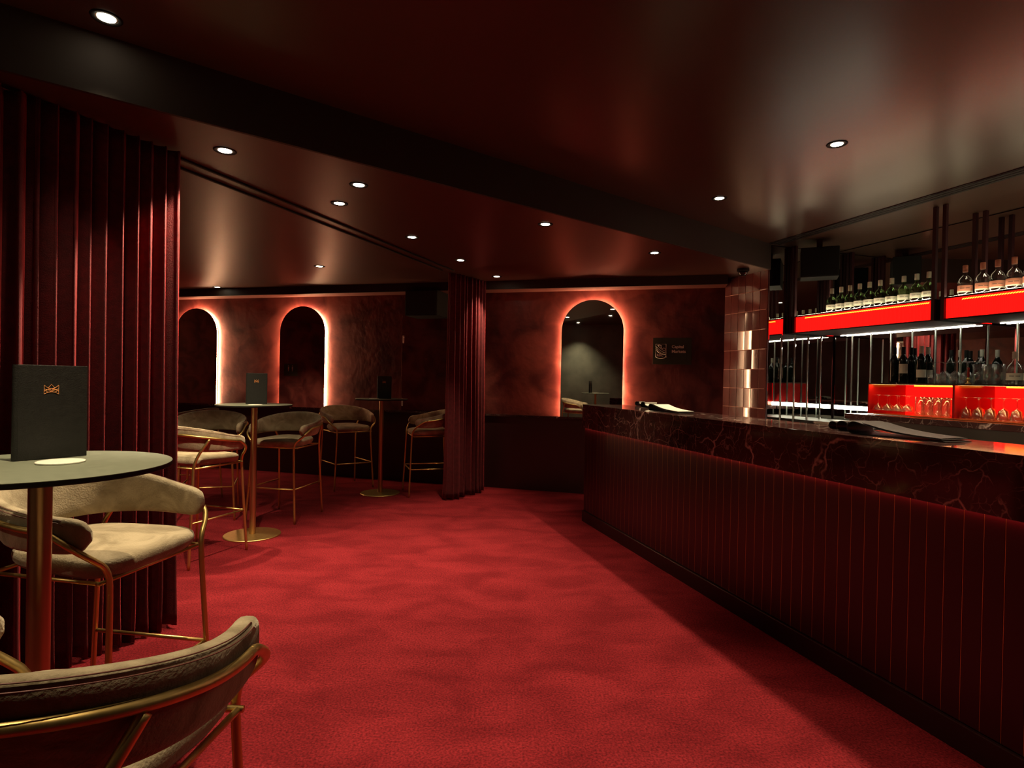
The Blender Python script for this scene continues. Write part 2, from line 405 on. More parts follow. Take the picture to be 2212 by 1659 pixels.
def arch_px(uL, uR, vmid, utop, vtop, label):
    s1, _ = wl(uR, vmid); s2, _ = wl(uL, vmid); _, zt = wl(utop, vtop)
    return arch(s1, s2, ZB, zt, label)
arch_px(1214.5, 1347.5, 740, 1284, 649, 'arched mirror with orange glow reflecting a table, between slim curtain and dark sign')
arch_px(610, 706.5, 740, 658, 662.5, 'arched mirror with orange glow on red wall behind the middle bar table')
arch_px(385, 474, 740, 430, 667, 'arched mirror with orange glow, partly hidden by big red curtain')

# ------------------------------------------------------------------ curtains
def curtain(name, label, p0, p1, ztop, folds, amp, seedv, spread=.5, extra=0.0):
    rnd = random.Random(seedv); p0 = Vector((*p0, 0)); p1 = Vector((*p1, 0)); L = (p1 - p0).length; d = (p1 - p0).normalized(); n = Vector((-d.y, d.x, 0))
    NU, NZ = folds * 14, 34; ph = [rnd.uniform(-.55, .55) for _ in range(folds + 2)]; am = [rnd.uniform(.65, 1.3) for _ in range(folds + 2)]; dr_ = [rnd.uniform(-1, 1) for _ in range(folds + 2)]
    vs = []; fs = []
    def prm(lst, x):
        i = int(x); f = x - i; f = f * f * (3 - 2 * f); return lst[min(i, len(lst) - 1)] * (1 - f) + lst[min(i + 1, len(lst) - 1)] * f
    for j in range(NZ + 1):
        w = j / NZ; z = .006 + (ztop - .006) * w
        for i in range(NU + 1):
            x = i / NU * folds
            aa = amp * prm(am, x) * (1 + spread * (1 - w) ** 1.6)
            phs = prm(ph, x) + .35 * prm(dr_, x) * (1 - w)
            y = aa * math.sin(2 * PI * x + phs * 1.6)
            t = L * (i / NU) + .30 * (L / folds) * math.sin(4 * PI * x + phs) * .5
            if j < 3: y += extra * (3 - j) / 3 * math.sin(PI * x + 1.3)
            p = p0 + d * t + n * y; vs.append((p.x, p.y, z + (.010 * math.sin(3.1 * x) if j == 0 else 0) + (.0 if j else .006)))
    for j in range(NZ):
        for i in range(NU):
            a_ = j * (NU + 1) + i; fs.append((a_, a_ + 1, a_ + NU + 2, a_ + NU + 1))
    o = MB().add(vs, fs).build(name, M['velvet_red'], smooth=True, origin=(p0.x, p0.y, 0))
    s = o.modifiers.new('thick', 'SOLIDIFY'); s.thickness = .006; s.offset = 0
    return tag(o, label, 'curtain')
curtain('velvet_curtain', 'tall deep red velvet curtain with many folds beside the nearest bar table', (-1.80, 3.09), (-2.32, 2.02), Z1 - .012, 17, .032, 3, .8, .01)
curtain('velvet_curtain', 'slim gathered red velvet curtain hanging mid room between seating and bar', (-.70, 6.38), (-.36, 6.95), Z1 - .012, 9, .045, 11, .7, .01)
# ceiling curtain tracks
def track(p, q, label):
    p = Vector((*p, 0)); q = Vector((*q, 0)); d = (q - p).normalized(); n = Vector((-d.y, d.x, 0))
    f = lambda t, o, z: p + d * t + n * o + Vector((0, 0, z))
    L = (q - p).length; o = MB().slab(f, 0, L, -.009, .009, Z1 - .011, Z1 - .001)
    return tag(o.build('curtain_track', M['black']), label, 'curtain rail')
track((-2.16, 2.33), (-.66, 6.3), 'black ceiling curtain track running from big curtain, nearer to the bar side')
track((-2.27, 2.43), (-.78, 6.3), 'black ceiling curtain track running from big curtain, nearer to the arched mirrors')

# ------------------------------------------------------------------ downlights
def make_down():
    t = thing('ceiling_downlight', '', 'ceiling light')
    MB().lathe([(.052, -.004), (.056, -.0035), (.058, 0.0), (.040, .0), (.040, -.003), (.052, -.004)], caps=False).build('trim_ring', M['black'], t, smooth=True)
    MB().lathe([(.0, -.0028), (.033, -.0022), (.0335, -.0005), (.0, -.0005)]).build('lens', M['lens'], t, smooth=True)
    return t
dl_used = [None]
def downlight(x, y, zc, label, power=38, size=78, blend=1.0, col=(1, .80, .50), grp=None, rad=.02):
    if dl_used[0] is None:
        t = make_down(); dl_used[0] = t; t.location = (x, y, zc - .001); t['label'] = label
    else:
        t = dup(dl_used[0], (x, y, zc - .001), 0, label)
    l = bpy.data.lights.new('lamp_beam', 'SPOT'); l.energy = power * LPW; l.spot_size = math.radians(size); l.spot_blend = blend if size != 98 else .35; l.color = col; l.shadow_soft_size = rad
    lo = bpy.data.objects.new('lamp_beam', l); COL.objects.link(lo); lo.location = (0, 0, -.02); lo.parent = t
    return t
LPW = 2.0
for (u, v, z, lab, pw, sz) in (
    (486, 325, Z1, 'star bright downlight on low ceiling beside top of big red curtain', 110, 98),
    (775, 399, Z1, 'downlight on low ceiling, just right of the curtain tracks, above one twin spot', 75, 78),
    (733, 439, Z1, 'downlight on low ceiling between the curtain tracks and the brighter spot', 60, 78),
    (890, 512, Z1, 'downlight on low ceiling above the black hanging speaker', 48, 70),
    (1178, 484, Z1, 'lone downlight at middle of low ceiling near the ceiling step', 60, 70),
    (1414, 546, Z1, 'downlight on low ceiling above the dark wall sign', 26, 88),
    (995, 562, Z1, 'downlight on low ceiling in front of slim curtain top', 75, 62),
    (1073, 597, Z1, 'small downlight on low ceiling just right of slim curtain top', 46, 64),
    (690, 575, Z1, 'small downlight on low ceiling above the middle arched mirror', 9, 60),
    (469, 620, Z1, 'farthest small downlight on low ceiling above the leftmost arched mirror', 24, 70),
    (230, 38, Z2, 'largest bright downlight on high ceiling above the nearest bar table', 16, 70),
    (1808, 311, Z2, 'bright downlight on high ceiling nearest to the black air slot', 85, 125),
    (1554, 428, Z2, 'downlight on high ceiling above far end of the marble bar', 50, 125)):
    p = at_z(u, v, z); t = downlight(p.x, p.y, z, lab, pw, sz)
    if (u, v) == (1073, 597):      # this lamp is swivelled onto the slim curtain
        lo = [c for c in t.children if c.type == 'LIGHT'][0]
        lo.rotation_euler = Vector((.36, -.16, 1.0)).to_track_quat('Z', 'Y').to_euler()
# lamps of the same rows that hang outside the frame (behind or over the camera); the last one is an added fill
for i, (x, y, pw, lab) in enumerate(((2.26, 2.35, 75, 'over the bar'), (2.60, 1.25, 40, 'over the near bar end'), (.50, 1.80, 110, 'over the carpet'), (-.98, 1.38, 100, 'over the near bar stool'),
                                     (-2.25, .25, 75, 'by grey wall'), (-.42, .50, 34, 'added as fill above foreground stool'))):
    downlight(x, y, Z2, 'downlight of the high ceiling ' + lab, pw, 125 if x > 2.1 else 96 if x < -2 else 62)
downlight(-2.5, 4.2, Z1, 'downlight of the low ceiling hidden behind big curtain, over middle table', 110, 94)
for x, y in ((-3.9, 3.6), (-4.6, 6.2), (-5.5, 4.4)):
    downlight(x, y, Z1, 'downlight of the low ceiling in seating area near %s' % ('left wall' if x < -5 else 'rear tables' if y > 5 else 'big curtain'), 190 if x < -5 else 35, 110)

# ------------------------------------------------------------------ air slot in the high ceiling
p, q = at_z(1662, 525, Z2), at_z(2212, 360, Z2); d = (q - p); d.z = 0; d.normalize(); n = Vector((d.y, -d.x, 0))
if n.x < 0: n = -n
sf = lambda t, o, z: Vector((p.x, p.y, 0)) + d * t + n * o + Vector((0, 0, z))
av = thing('air_slot', 'long black three line air slot in high ceiling over the back bar', 'air vent', (p.x, p.y, Z2))
def relo(mb_, l): mb_.v = [k - Vector(l) for k in mb_.v]; return mb_
relo(MB().slab(sf, 0, 5.5, -.005, .135, Z2 - .006, Z2 - .001), av.location).build('frame', M['shelf'], av)
for k in range(3):
    relo(MB().slab(sf, .005, 5.49, .006 + k * .045, .034 + k * .045, Z2 - .0085, Z2 - .0055), av.location).build('slot', M['black'], av)

# ------------------------------------------------------------------ mirrored alcove walls
def strips(fn, a0, a1, nstr, z0, z1, label, cat='mirror'):
    t = thing('mirror_cladding', label, cat, fn(a0, 0, 0)); l = t.location
    w = (a1 - a0) / nstr
    for i in range(nstr):
        s0, s1 = a0 + i * w + .0008, a0 + (i + 1) * w - .0008; bv = .014
        mb = MB().hexa([fn(s0, 0, z0), fn(s1, 0, z0), fn(s1, .004, z0), fn(s0, .004, z0), fn(s0, 0, z1), fn(s1, 0, z1), fn(s1, .004, z1), fn(s0, .004, z1)])
        # bevelled front face: frustum
        q = [fn(s0, .004, z0), fn(s1, .004, z0), fn(s1, .004, z1), fn(s0, .004, z1), fn(s0 + bv, .0075, z0), fn(s1 - bv, .0075, z0), fn(s1 - bv, .0075, z1), fn(s0 + bv, .0075, z1)]
        mb.add(q, [(4, 5, 6, 7), (0, 4, 7, 3), (1, 2, 6, 5), (0, 1, 5, 4), (3, 7, 6, 2)])
        ms = relo(mb, l).build('mirror_strip', M['mirror'], t)
        if i: relo(MB().slab(fn, s0 - .0022, s0 + .0006, .004, .0115, z0, z1), l).build('glass_edge', M['edge'], ms)
    return t
strips(lambda a_, o, z: bp(-.015 + o, a_, z), .015, .885, 5, .75, 1.88, 'mirrored strips on the end wall of the bar, under the red glowing shelf')
strips(lambda a_, o, z: bp(a_, .895 - o, z), 0, 6.45, 30, .75, 1.88, 'mirrored strips on the wall behind the wine bottles and glasses')
m_ = relo(MB().slab(lambda a_, o, z: bp(-.015 + o, a_, z), .015, .885, 0, .006, 1.881, Z2 - .01), bp(0, 0, 2)).build('wall_mirror', M['mirror'], origin=None)
m_.location = bp(0, 0, 2); tag(m_, 'tall clear mirror on end wall behind the upper bottles and speaker', 'mirror')
for k in range(3):
    m_ = relo(MB().slab(lambda a_, o, z: bp(a_, .895 - o, z), k * 2.15 + .002, (k + 1) * 2.15 - .002, 0, .006, 1.881, Z2 - .01), bp(k * 2.15, .9, 2)).build('wall_mirror', M['mirror'])
    m_.location = bp(k * 2.15, .9, 2)
    tag(m_, ('far', 'middle', 'near')[k] + ' tall mirror panel behind the bottles on the red glowing shelf', 'mirror')

# ------------------------------------------------------------------ hanging lit shelf with posts
BO = .28
tA, _ = bt(1717, 700, BO); tB, _ = bt(2011, 668, BO); tC, _ = bt(2041, 660, BO)
SZ0, SZ1 = 1.885, 2.062
def uvplane(me_obj, scale):
    me = me_obj.data; uv = me.uv_layers.new(name='UVMap')
    for lp in me.loops:
        v = me.vertices[lp.vertex_index].co; uv.data[lp.index].uv = (Vector((v.x, v.y, 0)).dot(BD) * scale, v.z * scale)
def lit_box(t0, t1, label):
    t = thing('lit_shelf', label, 'shelf', bp(t0, BO, SZ0)); l = t.location
    relo(MB().slab(bp, t0, t1, BO + .004, .88, SZ1 - .012, SZ1), l).build('shelf_board', M['shelf'], t)
    relo(MB().slab(bp, t0, t1, BO + .004, .88, SZ0, SZ0 + .010), l).build('bottom_board', M['under'], t)
    fr = relo(MB().slab(bp, t0, t1, BO, BO + .02, SZ1 - .012, SZ1), l)
    fr2 = relo(MB().slab(bp, t0, t1, BO, BO + .02, SZ0, SZ0 + .010), l)
    fr.add(fr2.v, fr2.f); fr.build('frame', M['post'], t)
    pn = MB(); n = int((t1 - t0) / .012)
    for i in range(n):      # ribbed glass
        s0 = t0 + (t1 - t0) * i / n; s1 = t0 + (t1 - t0) * (i + 1) / n; sm = (s0 + s1) / 2
        q = [bp(s0, BO + .014, SZ0 + .01), bp(sm, BO + .010, SZ0 + .01), bp(s1, BO + .014, SZ0 + .01), bp(s0, BO + .014, SZ1 - .012), bp(sm, BO + .010, SZ1 - .012), bp(s1, BO + .014, SZ1 - .012)]
        pn.add(q, [(0, 1, 4, 3), (1, 2, 5, 4)])
    po = relo(pn, l).build('red_panel', M['red_panel'], t); uvplane(po, 1)
    mb = MB(); n = int((t1 - t0) / .02)
    for i in range(n):
        s0 = t0 + .12 + (t1 - t0 - .14) * i / n; w_ = (t1 - t0) / n
        z_ = SZ1 - .036
        mb.add([bp(s0, BO + .008, z_), bp(s0 + w_ * .75, BO + .008, z_ + .004), bp(s0 + w_, BO + .008, z_ + .013), bp(s0 + w_ * .25, BO + .008, z_ + .010)], [(0, 1, 2, 3)])
    relo(mb, l).build('light_strip', M['led_orange'], t)
    relo(MB().slab(bp, t0 + .04, t1 - .04, .845, .853, SZ0 - .006, SZ0 - .001), l).build('under_light', M['led_white'], t)
    relo(MB().slab(bp, t0 + .04, t1 - .04, .80, .868, SZ1 + .001, SZ1 + .008), l).build('up_light', M['led_up'], t)
    relo(MB().slab(bp, t0 + .01, t1 - .01, BO + .0215, BO + .028, SZ1 + .0005, SZ1 + .0035), l).build('up_light', M['led_front'], t)  # strip added out of sight behind the lip to brighten the bottle labels
    return t
lit_box(tA, tB, 'red glowing shelf carrying the row of cream labelled bottles')
lit_box(tC, tC + 1.42, 'red glowing shelf carrying the orange labelled bottles')
tD = tC + 1.42
def bracket(t0, t1, label, posts=True):
    t = thing('shelf_hanger', label, 'shelf support', bp(t0, BO, SZ0)); l = t.location
    relo(MB().slab(bp, t0 + .001, t1 - .001, BO + .02, .8, SZ0 + .005, SZ1 - .01), l).build('hanger_block', M['black'], t)
    for s in (t0 + .0, t1 - .028):
        relo(MB().slab(bp, s, s + .028, BO - .006, BO + .02, SZ0, Z2 - .002), l).build('post', M['post'], t)
        relo(MB().slab(bp, s, s + .028, .72, .75, SZ1, Z2 - .002), l).build('post', M['post'], t)
    return t
bracket(tA - .075, tA - .002, 'oxblood twin post hanger at far end of the red glowing shelf')
bracket(tB + .002, tC - .002, 'oxblood twin post hanger between the two red glowing shelves')
# ceiling-hung speaker over the shelf
def speaker(fn, t0, t1, o0, o1, z0, z1, label):
    t = thing('hanging_loudspeaker', label, 'speaker', fn((t0 + t1) / 2, (o0 + o1) / 2, z0)); l = t.location
    relo(MB().slab(fn, t0, t1, o0, o1, z0, z1), l).build('cabinet', M['black'], t, bevel=.006)
    return t, l
spc = on_plane(1771, 570, (0, 5.62), (1, 0)); l = (spc.x, spc.y, 2.41)
sp = thing('hanging_loudspeaker', 'dark box speaker under high ceiling above the bottle shelf', 'speaker', l, math.atan2(spc.y, spc.x) - PI / 2 + .05)
MB().box((0, .12, .145), (.335, .24, .29)).build('cabinet', M['black'], sp, bevel=.006)
MB().box((0, -.002, .145), (.315, .006, .27)).build('grille', M['black'], sp)
MB().box((0, .12, .334), (.05, .05, .086)).build('bracket', M['post'], sp)
s0, zb = wl(967, 682); s1, zt = wl(890, 622)
k_ = 7.15 / 7.48
sp, l = speaker(lambda t, o, z: wp(t, z, o), s0 - .02, s1 - .10, .02, .40, 2.115, 2.425, 'black box speaker under cornice left of the slim curtain')
relo(MB().slab(lambda t, o, z: wp(t, z, o), s0 - .01, s1 - .11, .401, .406, 2.125, 2.415), l).build('grille', M['leather'], sp)
relo(MB().slab(lambda t, o, z: wp(t, z, o), s0 + .15, s0 + .2, .001, .021, 2.2, 2.3), l).build('bracket', M['post'], sp)

# ------------------------------------------------------------------ bottles
def bottle_kind(prof, glass, label_mat, lab, cap, cap_mat, name, n=24, text=True):
    t = thing(name, '', 'bottle')
    MB().lathe(prof, n=n).build('bottle_glass', glass, t, smooth=True, angle=40)
    if lab:
        r, z0, z1, arc = lab; m = 14; mb = MB(); vs = []; fs = []
        for k in range(m + 1):
            a_ = -arc / 2 + arc * k / m
            for z in (z0, z1): vs.append((r * math.sin(a_), -r * math.cos(a_), z))
        for k in range(m): fs.append((2 * k, 2 * k + 2, 2 * k + 3, 2 * k + 1))
        lo = mb.add(vs, fs).build('label', label_mat, t, smooth=True)
        if text:
            mb = MB(); zc = z0 + (z1 - z0) * .58; hh = (z1 - z0) * .055
            rnd = random.Random(5); a_ = -.62
            while a_ < .6:
                w_ = rnd.uniform(.05, .09)
                if not (-.06 < a_ < .02):
                    q = [((r + .0004) * math.sin(b_), -(r + .0004) * math.cos(b_), z) for b_, z in ((a_, zc - hh), (a_ + w_, zc - hh), (a_ + w_, zc + hh), (a_, zc + hh))]
                    mb.add(q, [(0, 1, 2, 3)])
                a_ += w_ + .035
            mb.build('lettering', M['ink'], lo)
    if cap: MB().lathe(cap, n=16).build('cap', cap_mat, t, smooth=True, angle=40)
    return t
gin_prof = [(r, z * 1.12) for r, z in [(.0, 0), (.044, .0), (.048, .006), (.048, .085), (.046, .1), (.036, .122), (.020, .138), (.0145, .146), (.0145, .172), (.016, .174), (.016, .178), (.0, .178)]]
gin_cap = [(.0165, .186), (.0172, .188), (.0172, .234), (.016, .237), (.0, .237)]
cream = bottle_kind(gin_prof, M['glass_green'], M['label_cream'], (.0487, .030, .075, 2.6), gin_cap, M['label_cream'], 'gin_bottle')
face = math.atan2(-BN.x, BN.y) + PI      # turns local -y towards the camera side
def rz_face(p): return math.atan2(p.x, -p.y) + PI if False else math.atan2(p.y, p.x) - PI / 2
LW = ('leftmost', 'second', 'third', 'fourth', 'fifth', 'sixth', 'seventh', 'eighth', 'ninth', 'rightmost')
us = (1797, 1817, 1836, 1857, 1878, 1901, 1926, 1952, 1980, 2006)
for i, u in enumerate(us):
    t_, _ = bt(u, 640, BO + .09); p = bp(t_, BO + .09, SZ1 + .001)
    lab = LW[i] + (' from left' if 0 < i < 9 else '') + ' cream labelled green bottle on the red glowing shelf'
    if i == 0: cream.location = p; cream.rotation_euler = (0, 0, rz_face(p)); cream['label'] = lab; cream['group'] = 'cream labelled bottles on the lit shelf'
    else: dup(cream, p, rz_face(p) + random.uniform(-.15, .15), lab)
orange = bottle_kind(gin_prof, M['glass'], M['label_orange'], (.0487, .026, .080, 2.6), gin_cap, M['label_orange'], 'gin_bottle')
OW = ('leftmost', 'second', 'third', 'fourth', 'rightmost, cut by the frame,')
for i, u in enumerate((2085, 2123, 2155, 2191, 2228)):
    t_, _ = bt(u, 600, BO + .09); p = bp(t_, BO + .09, SZ1 + .001)
    lab = OW[i] + ' orange labelled clear bottle on the red glowing shelf'
    if i == 0: orange.location = p; orange.rotation_euler = (0, 0, rz_face(p)); orange['label'] = lab; orange['group'] = 'orange labelled bottles on the lit shelf'
    else: dup(orange, p, rz_face(p) + random.uniform(-.12, .12), lab)
# pale strip on each orange label is part of its print
for lo in [o for o in orange.children if o.name.startswith('label')]:
    r = .0491; mb = MB(); m = 14; vs = []
    for k in range(m + 1):
        a_ = -1.3 + 2.6 * k / m
        for z in (.026, .036): vs.append((r * math.sin(a_), -r * math.cos(a_), z))
    so = mb.add(vs, [(2 * k, 2 * k + 2, 2 * k + 3, 2 * k + 1) for k in range(m)]).build('label_stripe', M['label_cream'], orange)
    for other in [o for o in COL.objects if o.type == 'EMPTY' and o.get('group') == 'orange labelled bottles on the lit shelf' and o is not orange]:
        c = so.copy(); COL.objects.link(c); c.parent = other

# ------------------------------------------------------------------ back counter, stainless front and red display cabinets
BC0 = .80
bc = thing('back_counter', 'marble topped back counter with stainless front under the red cabinets', 'counter', bp(BC0, .16, 0)); l = bc.location
relo(MB().slab(bp, BC0, 5.5, .16, .88, 1.062, 1.108), l).build('marble_top', M['marble'], bc, bevel=.003)
relo(MB().slab(bp, BC0 + .05, 5.5, .165, .19, .99, 1.061), l).build('steel_rail', M['steel'], bc)
relo(MB().slab(bp, BC0 + .05, 5.5, .24, .88, .05, .985), l).build('steel_body', M['steel'], bc)
relo(MB().slab(bp, BC0 + .3, 5.5, .13, .239, .93, .945), l).build('ledge', M['white'], bc)
# low bench left of it with bright light bar
lb = thing('work_bench', 'low stainless bench at foot of mirrored end wall', 'bench', bp(0, .4, 0)); l = lb.location
relo(MB().slab(bp, .01, BC0 - .01, .35, .862, .97, 1.0), l).build('bench_top', M['steel'], lb)
relo(MB().slab(bp, .03, BC0 - .03, .4, .87, .05, .969), l).build('bench_body', M['black'], lb)
gl = thing('light_bar', 'bright white light bar at foot of mirrors left of red cabinets', 'lamp', bp(.3, .86, 1.0)); l = gl.location
relo(MB().slab(bp, .04, .86, .866, .882, 1.108, 1.15), l).build('tube_light', M['led_glow'], gl)
relo(MB().slab(bp, .04, .86, .856, .8825, 1.150, 1.158), l).build('housing', M['steel'], gl)
CZ0, CZ1, CO = 1.110, 1.386, .35
def cabinet(t0, t1, label, led0):
    t = thing('display_cabinet', label, 'cabinet', bp(t0, CO, CZ0)); l = t.location
    relo(MB().slab(bp, t0, t1, CO, .88, CZ1 - .012, CZ1), l).build('top_board', M['shelf'], t)
    relo(MB().slab(bp, t0, t1, CO, .88, CZ0, CZ0 + .008), l).build('bottom_board', M['amber_base'], t)
    relo(MB().slab(bp, t0, t0 + .008, CO, .88, CZ0 + .008, CZ1 - .012), l).build('side_panel', M['side_red'], t)
    relo(MB().slab(bp, t1 - .008, t1, CO, .88, CZ0 + .008, CZ1 - .012), l).build('side_panel', M['side_red'], t)
    po = relo(MB().slab(bp, t0 + .008, t1 - .008, .80, .81, CZ0 + .008, CZ1 - .012), l).build('red_panel', M['red_panel_low'], t); uvplane(po, 1)
    relo(MB().slab(bp, t0 + led0, t1 - .012, .782, .79, CZ1 - .024, CZ1 - .014), l).build('light_strip', M['led_orange'], t)
    relo(MB().add([bp(t0 + .012, CO + .02, CZ1 - .0125), bp(t1 - .012, CO + .02, CZ1 - .0125), bp(t1 - .012, CO + .034, CZ1 - .0125), bp(t0 + .012, CO + .034, CZ1 - .0125)], [(0, 1, 2, 3)]), l).build('glass_fill_light', M['led_glass_fill'], t)  # glowing strip added under the top board to brighten the glasses
    return t
cabinet(.871, 1.617, 'left red glowing cabinet holding cocktail glasses and ribbed tumblers', .1)
cabinet(1.619, 2.365, 'right red glowing cabinet holding a row of upturned coupe glasses', .1)
cabinet(2.367, 3.11, 'red glowing cabinet beyond the frame edge', .1)

# glasses
def coupe_prof(up=True, R=.048, H=.13):
    out = [(.0, .0), (.033, .0), (.034, .002), (.008, .007), (.0035, .016), (.0035, .072), (.008, .080), (.030, .094), (R, H - .008), (R + .001, H)]
    inn = [(R - .001, H), (R - .0015, H - .008), (.028, .097), (.0, .084)]
    p = out + inn
    if not up: p = [(r, H - z) for r, z in p][::-1]
    return p
def glass_obj(name, prof, n=20):
    t = MB().lathe(prof, n=n).build(name, M['glass'], smooth=True); return t
def put_copies(first, places, labels, group, cat):
    for i, p in enumerate(places):
        o = first if i == 0 else first.copy()
        if i: COL.objects.link(o)
        o.location = p; tag(o, labels[i], cat, group)
ORD = ('leftmost', 'second', 'third', 'fourth', 'fifth', 'sixth', 'seventh', 'eighth', 'ninth', 'tenth', 'eleventh', 'twelfth')
def labs(n, tail): return [ORD[i] + (' from left' if i else '') + ' ' + tail for i in range(n)]
c1 = glass_obj('cocktail_glass', coupe_prof(False, .044, .135))
pl = [bp(.925 + .09 * (i % 4) + (.045 if i > 3 else 0), .41 + (.08 if i > 3 else 0), CZ0 + .036) for i in range(7)]
tr = MB().slab(bp, .885, 1.265, .36, .56, CZ0 + .030, CZ0 + .034).build('glass_mat', M['glass']); tag(tr, 'clear rack under the upturned cocktail glasses in left cabinet', 'rack')
for k in range(6):
    pass
put_copies(c1, pl, labs(7, 'upturned cocktail glass in left red cabinet'), 'cocktail glasses in left cabinet', 'glass')
c2 = glass_obj('coupe_glass', coupe_prof(False, .0405, .165))
pl = [bp(1.672 + .0865 * i + .043 * (j % 2), .41 + .075 * j, CZ0 + .010) for j in range(3) for i in range(7)]
put_copies(c2, pl, [ORD[i] + (' from left' if i else '') + ' upturned coupe in the %s row of right red cabinet' % ('front', 'middle', 'rear')[j] for j in range(3) for i in range(7)], 'coupe glasses in right cabinet', 'glass')
# lift legs of the rack so it stands
for (tt, oo) in ((.9, .38), (1.25, .38), (.9, .54), (1.25, .54)):
    o_ = MB().lathe([(.004, 0), (.004, .022)], n=8).build('rack_foot', M['glass'], tr); o_.location = bp(tt, oo, CZ0 + .0085)
# ribbed tumblers
def ribbed(R, Hh, n=36):
    vs = []; mb = MB()
    def ring(r, z, amp): return [Vector(((r + (amp if k % 2 else 0)) * math.cos(2 * PI * k / n), (r + (amp if k % 2 else 0)) * math.sin(2 * PI * k / n), z)) for k in range(n)]
    rings = [ring(R * .8, 0, .0), ring(R * .95, .003, .0015), ring(R, Hh * .8, .0015), ring(R, Hh * .82, 0), ring(R, Hh, 0), ring(R - .002, Hh, 0), ring(R - .003, Hh * .3, 0), ring(R * .6, .008, 0)]
    return mb.loft(rings)
tb = ribbed(.0335, .155).build('ribbed_tumbler', M['glass'], smooth=True)
pl = [bp(1.315 + .0705 * i, .395 + .075 * j, CZ0 + .0095) for j in range(2) for i in range(4)]
put_copies(tb, pl, [ORD[i] + (' from left' if i else '') + ' ribbed tumbler in the %s row of left red cabinet' % ('front', 'rear')[j] for j in range(2) for i in range(4)], 'ribbed tumblers in left cabinet', 'glass')
# on top of the cabinets
wine_prof = [(.0, 0), (.036, 0), (.0375, .004), (.0375, .185), (.034, .205), (.018, .235), (.0145, .25), (.0145, .30), (.0155, .302), (.0155, .312), (.0, .312)]
wcap = [(.0150, .25), (.0160, .252), (.0160, .313), (.0, .314)]
wb = bottle_kind(wine_prof, M['glass_dark'], M['label_cream'], (.0381, .085, .165, 1.9), wcap, M['black'], 'wine_bottle', text=False)
TZ = CZ1 + .001
def topp(u, o): t_, _ = bt(u, 800, o); return bp(t_, o, TZ)
p = topp(1951, .42); wb.location = p; wb.rotation_euler = (0, 0, rz_face(p)); wb['label'] = 'dark wine bottle with tall cream label, second from left on red cabinet'
wb2 = bottle_kind(wine_prof, M['glass_dark'], M['label_cream'], (.0381, .05, .115, 2.2), [(.0150, .25), (.0165, .252), (.0165, .313), (.0, .314)], M['label_cream'], 'wine_bottle', text=False)
p = topp(1990, .43); wb2.location = p; wb2.rotation_euler = (0, 0, rz_face(p)); wb2['label'] = 'dark wine bottle with wide cream label and pale cap on red cabinet'
wb3 = bottle_kind(wine_prof, M['glass_dark'], None, None, wcap, M['black'], 'wine_bottle', text=False)
p = topp(1932, .42); wb3.location = p; wb3['label'] = 'leftmost dark wine bottle on red cabinet, without cream label'
p = topp(1968, .55); dup(wb3, p, 0, 'dark unlabelled wine bottle on red cabinet behind the tall cream label')
p = topp(1975, .66); dup(wb3, p, 0, 'dark wine bottle at rear of red cabinet against the mirror')
p = topp(2004, .56); dup(wb2, p, rz_face(p), 'pale capped wine bottle half hidden behind the wine glasses')
wg = glass_obj('wine_glass', [(r, .175 - z) for r, z in [(.0, .0), (.034, .0), (.035, .002), (.008, .007), (.0035, .016), (.0035, .07), (.012, .080), (.034, .10), (.041, .125), (.036, .175), (.035, .175), (.039, .125), (.032, .103), (.0, .084)]][::-1])
t0_ = topp(2016, .40); t0_ = (t0_ - A0).dot(BD); pl = [bp(t0_ + .086 * i, .40, TZ) for i in range(4)] + [bp(t0_ + .043 + .086 * i, .48, TZ) for i in range(4)]
put_copies(wg, pl, [ORD[i] + ' upturned wine glass of the front row on red cabinet' for i in range(4)] + [ORD[i] + ' upturned wine glass of the back row on red cabinet' for i in range(4)], 'upturned wine glasses', 'glass')
hb = ribbed(.033, .15).build('highball_glass', M['glass'], smooth=True)
t0_ = (topp(2113, .41) - A0).dot(BD); pl = [bp(t0_ + .071 * i, .41, TZ) for i in range(3)] + [bp(t0_ + .035 + .071 * i, .48, TZ) for i in range(2)] + [bp(t0_ + .0, .55, TZ)]
put_copies(hb, pl, [ORD[i] + ' ribbed highball of the front row on red cabinets' for i in range(3)] + [ORD[i] + ' ribbed highball of the middle row on red cabinets' for i in range(2)] + ['ribbed highball behind the others, next to wine glasses'], 'ribbed highball glasses', 'glass')
# brass and red bar tool
p = topp(2092, .36); bt_ = thing('bar_tool', 'small brass stand with dark red handle in front of highball glasses', 'bar tool', p)
MB().lathe([(.0, 0), (.018, 0), (.020, .004), (.012, .010), (.006, .018), (.013, .030), (.013, .040), (.005, .050), (.0, .051)], n=16).build('brass_base', M['brass'], bt_, smooth=True)
MB().lathe([(.004, .048), (.007, .055), (.009, .085), (.006, .105), (.010, .12), (.0, .13)], n=16).build('handle', M['amber'], bt_, smooth=True)
# cream labelled squat bottles at right
sq = bottle_kind([(r * 1.05, z) for r, z in gin_prof], M['glass'], M['label_cream'], (.0512, .03, .082, 2.6), gin_cap, M['label_cream'], 'gin_bottle')
p = bp(t0_ + .240, .42, TZ); sq.location = p; sq.rotation_euler = (0, 0, rz_face(p)); sq['label'] = 'squat clear bottle with wide cream label beside highball glasses'
p = bp(t0_ + .352, .42, TZ); dup(sq, p, rz_face(p), 'squat clear bottle with cream label nearest the frame edge on red cabinet')

